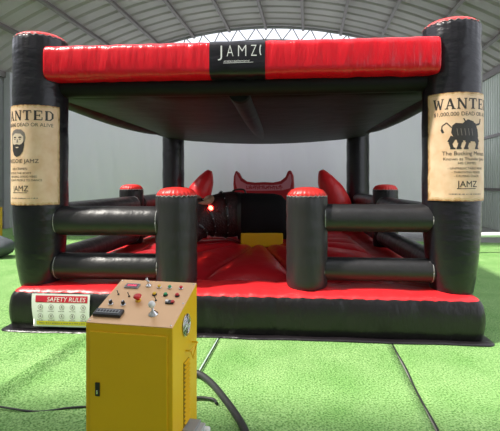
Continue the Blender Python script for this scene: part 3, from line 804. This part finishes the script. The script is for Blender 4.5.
# studded straps
def strap(i, k=1.03):
    p, rw, rh = hs[i]; a = Vector(hs[max(i - 1, 0)][0]); b = Vector(hs[i + 1][0]); t = (b - a).normalized()
    side = t.cross(Vector((0, 0, 1))).normalized(); up_ = side.cross(t).normalized(); P0 = Vector(p); return [P0 + side * (rw * k * math.cos(2 * PI * q / 32)) + up_ * (rh * k * math.sin(2 * PI * q / 32)) for q in range(32)], t
for i in (2, 4, 6):
    ring, t = strap(i, 1.04); mb = MB(); mb.grid([[p - t * .022 for p in ring], [p + (p - Vector(hs[i][0])) * .02 for p in ring], [p + t * .022 for p in ring]], closed=True)
    st = mb.build('strap', M['leather'], hd); mb = MB()
    for q in range(0, 32, 2):
        p = ring[q] + (ring[q] - Vector(hs[i][0])) * .03; mb.lathe([(.001, -.009), (.008, -.005), (.010, 0), (.008, .005), (.001, .009)], tuple(p), 8)
    # studs are a surface pattern of the strap: merged, two materials
    st_me = mb
    for q_ in range(1):
        pass
    bpy.data.objects.remove(st)
    mb2 = MB(); mb2.grid([[p - t * .022 for p in ring], [p + (p - Vector(hs[i][0])) * .02 for p in ring], [p + t * .022 for p in ring]], closed=True)
    off = len(mb2.v); mb2.v += st_me.v
    for f in st_me.f: mb2.face([x + off for x in f], 1, True)
    mb2.build('strap', [M['leather'], M['stud']], bull if i == 2 else hd)
mb = MB(); mb2 = None
mb.loft([oring(x, 0, 1.02, .345, .405, 0.75) for x in (-.235, -.215, -.195, -.175)], caps=False); mb.build('girth_strap', M['leather'], bull)
mb = MB(); mb.tube(smooth_path([(-.10, 0, 1.38), (-.11, 0, 1.45), (-.17, 0, 1.475), (-.27, 0, 1.465), (-.33, 0, 1.42), (-.34, 0, 1.36)], 5), .016, 10); mb.build('grab_handle', M['leather'], bull)
mb = MB(); mb.box((0.17, -.04, .635), (.70, .56, .23), 0); mb.build('drive_housing', M['yellow'], bull, bevel=.015, label='yellow housing under the belly')
mb = MB(); mb.lathe([(.20, .50), (.20, .53), (.12, .535), (.12, .60)], (0.17, 0, 0), 24); mb.build('pedestal', M['blackp'], bull)
mb = MB(); mb.lathe([(.30, .40), (.30, .52), (.22, .515), (.20, .515)], (0.17, 0, 0), 32); mb.build('floor_flange', M['red_floor'], bull)

# ------------------------------------------------------------------ backdrop tarp
mb = MB(); P0, P1 = Vector((-7.0, 12.7, 0)), Vector((5.45, 12.1, 0)); d = (P1 - P0).normalized(); nr = Vector((d.y, -d.x, 0)); L = (P1 - P0).length
rows = []
for j in range(26):
    z = 0.02 + 4.9 * j / 25; row = []
    for i in range(221):
        x = L * i / 220; f = 0.05 * noise.noise(Vector((x * 1.3 + 0.35 * z, 0, z * .25))) + 0.02 * noise.noise(Vector((x * 5 + z * .8, 2, z * .5)))
        f += 0.02 * math.sin(x * 3.3 + 1.0 * z + math.sin(x))
        p = P0 + d * x + nr * f; row.append((p.x, p.y, z))
    rows.append(row)
mb.grid(rows)
bd = empty('backdrop_screen', (0, 0, 0)); tag(bd, 'large grey-white tarp hung as a backdrop behind the inflatable arena', 'backdrop')
o = mb.build('tarp', M['tarp'], bd); s = o.modifiers.new('s', 'SOLIDIFY'); s.thickness = 0.006
mb = MB(); mb.tube([P0 + Vector((0, 0, 4.93)), P1 + Vector((0, 0, 4.93))], 0.03, 10); mb.build('top_pole', M['steel_l'], bd)
for i, p in enumerate((P0, P1)):
    mb = MB(); q = p + nr * -0.12; mb.tube([q, q + Vector((0, 0, 4.95))], 0.04, 10); mb.build('post', M['steel_l'], bd)

# ------------------------------------------------------------------ control console
CW, CDp = 0.492, 0.40
con = empty('control_console', (-0.881, 2.307, 0), -R(11))
tag(con, 'yellow metal control cabinet with a sloping copper panel of buttons and joystick', 'control cabinet')
ZF, ZB = 0.845, 0.985
mb = MB()
def prism(mb, xs, prof, mi=0):
    a = [(xs[0], y, z) for (y, z) in prof]; b = [(xs[1], y, z) for (y, z) in prof]; n = len(prof); i = len(mb.v)
    mb.v += [Vector(p) for p in a + b]
    mb.face(range(i, i + n), mi); mb.face(range(i + n, i + 2 * n), mi)
    for k in range(n): mb.face((i + k, i + (k + 1) % n, i + n + (k + 1) % n, i + n + k), mi)
prism(mb, (0, CW), [(0, 0.05), (CDp, 0.05), (CDp, ZB), (0, ZF)])
cab = mb.build('cabinet', M['yellow'], con, bevel=0.004)
sl = math.atan2(ZB - ZF, CDp); SLn = math.hypot(ZB - ZF, CDp)
def pan(a, b, h=0.0):  # on the sloped panel: a across, b up, h above
    y = CDp * b; z = ZF + (ZB - ZF) * b
    return Vector((CW * a, y - math.sin(sl) * h, z + math.cos(sl) * h))
PR_ = Matrix.Rotation(sl, 3, 'X')
mb = MB(); mb.box(pan(.5, .5, 0.002), (CW - 0.002, SLn - 0.002, 0.004), 0, PR_); mb.build('control_panel', M['panel'], con, bevel=0.001, label='copper coloured sloping top panel')
mb = MB(); mb.box((CW * .50, -0.004, 0.435), (CW - 0.055, 0.008, 0.74)); dr = mb.build('door', M['yellow'], con, bevel=0.003)
mb = MB(); mb.box((0.075, -0.011, 0.50), (0.026, 0.008, 0.072)); mb.box((0.075, -0.016, 0.487), (.010, .006, .022), 1); mb.build('door_latch', [M['blackp'], M['chrome']], dr, bevel=0.004, label='black oval latch')
mb = MB()
for x in (0.03, CW - 0.03):
    for y in (0.03, CDp - 0.03): mb.lathe([(.02, .02), (.024, .03), (.024, .045), (.01, .052)], (x, y, 0), 14)
for i, (x, y) in enumerate(((0.04, 0.04), (CW - 0.04, 0.04), (0.04, CDp - 0.04), (CW - 0.04, CDp - 0.04))):
    mb = MB(); mb.lathe([(.020, .018), (.024, .022), (.024, .040), (.012, .052)], (x, y, 0), 14); mb.build('foot', M['rubber'], con)
def on_panel(mb, prof, a, b, mi=0, seg=18):
    rings = []
    for (r, h) in prof:
        c = pan(a, b, h); rings.append([c + PR_ @ Vector((r * math.cos(2 * PI * k / seg), r * math.sin(2 * PI * k / seg), 0)) for k in range(seg)])
    mb.loft(rings, mi)
def pbox(mb, a, b, h, d, mi=0): mb.box(pan(a, b, h), d, mi, PR_)
# display
mb = MB(); pbox(mb, .215, .83, .008, (.088, .042, .010)); pbox(mb, .215, .83, .0132, (.076, .030, .001), 1)
fnp = lambda s, t, l: pan(.215, .83, .0140 + l) + PR_ @ Vector((s, t, 0))
put2d(mb, text2d('8888', .017, .058, .01), 0, -.008, fnp, 2, 0); mb.build('display', [M['greyp'], M['lcd'], M['lcd_on']], con)
for (a, b, m_) in ((.565, .84, 'btn_yellow'), (.70, .84, 'btn_green'), (.845, .84, 'btn_red'), (.565, .66, 'btn_yellow'), (.705, .66, 'btn_green'), (.85, .66, 'btn_red')):
    mb = MB(); on_panel(mb, [(.014, .004), (.014, .009), (.012, .011)], a, b, 0); on_panel(mb, [(.010, .010), (.0105, .018), (.008, .0205)], a, b, 1)
    mb.build('push_button', [M['chrome'] if b > .7 else M['blackp'], M[m_]], con, label='%s push button' % {'btn_yellow': 'yellow', 'btn_green': 'green', 'btn_red': 'red'}[m_])
mb = MB(); on_panel(mb, [(.016, .004), (.016, .012), (.013, .014)], .42, .50, 1); on_panel(mb, [(.009, .012), (.010, .026), (.021, .029), (.024, .034), (.021, .041), (.010, .045)], .42, .50, 0)
mb.build('emergency_stop', [M['btn_red'], M['btn_yellow']], con, label='red mushroom stop button')
for (a, b) in ((.12, .40), (.275, .40)):
    mb = MB(); on_panel(mb, [(.015, .004), (.015, .008), (.012, .010)], a, b, 1); on_panel(mb, [(.011, .010), (.010, .026), (.008, .029)], a, b, 0); pbox(mb, a, b, .030, (.003, .018, .004), 1)
    mb.build('knob', [M['blackp'], M['chrome']], con, label='black knob with chrome collar')
for (a, b) in ((.12, .62), (.27, .59), (.63, .53)):
    mb = MB(); on_panel(mb, [(.006, .004), (.006, .008), (.003, .010)], a, b); mb.tube([pan(a, b, .008), pan(a - .015, b + .01, .030)], [.002, .003], 8); mb.build('toggle_switch', M['blackp'], con)
mb = MB(); on_panel(mb, [(.018, .004), (.016, .012), (.008, .016)], .42, .86); mb.tube([pan(.42, .86, .012), pan(.40, .88, .055)], [.005, .006], 10); mb.tube([pan(.385, .88, .045), pan(.44, .85, .035)], [.005, .005], 8)
mb.build('selector_lever', M['chrome'], con, label='chrome lever')
mb = MB(); pbox(mb, .81, .50, .008, (.046, .028, .010)); pbox(mb, .775, .50, .0155, (.016, .018, .008), 1); pbox(mb, .845, .50, .0145, (.016, .018, .007), 2); mb.build('rocker_switch', [M['blackp'], M['whitep'], M['btn_red']], con, bevel=.001)
mb = MB(); on_panel(mb, [(.028, .004), (.027, .008), (.018, .012), (.014, .022), (.007, .024), (.006, .05)], .70, .24, 0)
js = mb.build('joystick', M['chrome'], con); mb = MB(); on_panel(mb, [(.002, .046), (.012, .049), (.018, .058), (.0195, .066), (.018, .074), (.012, .082), (.002, .0855)], .70, .24); mb.build('ball_knob', M['whitep'], js, label='white ball')
mb = MB(); pbox(mb, .19, .185, .013, (.165, .058, .020)); kp = mb.build('keypad', M['blackp'], con, bevel=.006, label='glossy black control unit')
mb = MB(); pbox(mb, .19, .185, .0245, (.13, .030, .003)); 
for k in range(7): pbox(mb, .19 - .055 / CW + k * .018 / CW, .185, .0268, (.012, .016, .002), 1)
mb.build('key_row', [M['greyp'], M['blackp']], kp)
for (a, b) in ((.03, .04), (.97, .04), (.03, .96), (.97, .96), (.97, .5)):
    mb = MB(); on_panel(mb, [(.005, .004), (.005, .006), (.002, .0075)], a, b, 0, 10); mb.build('screw', M['chrome'], con)
# right-hand side: fan guard, drop handle, louvres
def side(y, z, x=0.0): return Vector((CW + x, y, z))
mb = MB()
for rr_ in (.060, .045, .030, .016):
    mb.tube([side(.20 + rr_ * math.cos(2 * PI * k / 28), .80 + rr_ * math.sin(2 * PI * k / 28), .006) for k in range(29)], .0025, 6, 0)
for k in range(4):
    a = PI * k / 4 + .3; mb.tube([side(.20 + .06 * math.cos(a), .80 + .06 * math.sin(a), .007), side(.20 - .06 * math.cos(a), .80 - .06 * math.sin(a), .007)], .0022, 6, 0)
i = len(mb.v); mb.poly([side(.20 + .058 * math.cos(2 * PI * k / 24), .80 + .058 * math.sin(2 * PI * k / 24), .0015) for k in range(24)], 1)
mb.build('fan_guard', [M['chrome'], M['blackp']], con)
mb = MB(); mb.tube([side(.20, .655, .0), side(.20, .655, .03), side(.31, .665, .034), side(.31, .665, 0)], .004, 8); mb.tube([side(.31, .665, .03), side(.24, .60, .03), side(.20, .655, .03)], .004, 8); mb.build('side_handle', M['yellow'], con)
mb = MB()
mb.box(side(.205, .42, .001), (.004, .09, .36), 1)
for k in range(15):
    z = .26 + .0235 * k; prism(mb, (CW + .001, CW + .002), [(.165, z), (.245, z), (.245, z + .001), (.165, z + .001)])
    mb.box(side(.205, z + .004, .007), (.014, .078, .004), 0, Matrix.Rotation(R(35), 3, 'Y'))
mb.build('louvre_vent', [M['yellow'], M['yellow_dark']], con)
# connector on its side
mb = MB(); mb.box(side(.20, .20, .035), (.07, .12, .09)); mb.box(side(.20, .20, .085), (.03, .10, .07), 1)
for y in (.165, .235): mb.lathe([(.022, CW + .095), (.022, CW + .125), (.015, CW + .13)], (0, y, .20), 12, axis='x', mi=2)
mb.build('plug_socket', [M['greyp'], M['steel_l'], M['whitep']], con, bevel=.003, label='grey multi-pin plug')

# cables
def cable(pts, r, label, cat='cable', name='cable', m='rubber', n=10):
    mb = MB(); mb.tube(smooth_path(pts, n), r, 12); return tag(mb.build(name, M[m]), label, cat)
cable([(-.62, 2.66, .30), (-.63, 2.80, .22), (-.66, 3.10, .06), (-.60, 3.40, .047), (-.45, 3.50, .047), (-.32, 3.36, .047), (-.20, 3.12, .047), (-.09, 2.86, .047), (-.02, 2.64, .047), (.03, 2.35, .047), (.02, 1.9, .047)], .025, 'thick black hose curving over the turf right of the console', 'hose', 'hose')
cable([(-.48, 2.63, .24), (-.44, 2.85, .10), (-.46, 3.06, .034), (-.38, 3.12, .034), (-.27, 3.10, .034), (-.235, 3.04, .034)], .011, 'short thin black cable joining the thick hose beside the console')
cable([(-.83, 2.72, .20), (-.93, 2.84, .09), (-1.08, 3.0, .032), (-1.25, 2.98, .036), (-1.45, 2.93, .036), (-1.75, 2.99, .038), (-2.0, 3.03, .040)], .007, 'thin dark cable lying on the turf left of the console')
# small things at the hall edges
mb = MB(); mb.box((0, 0, .45), (.6, .5, .88)); mb.box((0, -.255, .5), (.42, .02, .5), 1)
o = mb.build('yellow_cabinet', [M['yellow'], M['yellow_dark']], bevel=.02); o.location = (-7.12, 11.6, 0.02); tag(o, 'yellow metal cabinet standing far left behind the poster column', 'cabinet')
mb = MB(); rings = []
for j in range(10):
    t = j / 9; w = math.sin(PI * (0.12 + 0.80 * t)) ; rings.append([(0.42 * w * math.cos(a) * (1 + .15 * noise.noise(Vector((math.cos(a) * 2, math.sin(a) * 2, t * 3)))), .3 * w * math.sin(a), .46 * t) for a in [2 * PI * k / 24 for k in range(24)]])
mb.loft(rings); o = mb.build('sack', M['bag']); o.location = (-5.35, 9.0, .02); tag(o, 'grey slumped sack on the turf at the far left edge', 'sack')
mb = MB(); mb.tube([(4.95, 9.6, .42), (6.9, 9.75, .42)], .055, 12); 
for x, y in ((5.05, 9.6), (6.8, 9.74)): mb.tube([(x, y, 0), (x, y, .42)], .04, 8)
tag(mb.build('low_barrier', M['pipe']), 'low white pipe barrier at the far right by the corrugated wall', 'barrier')
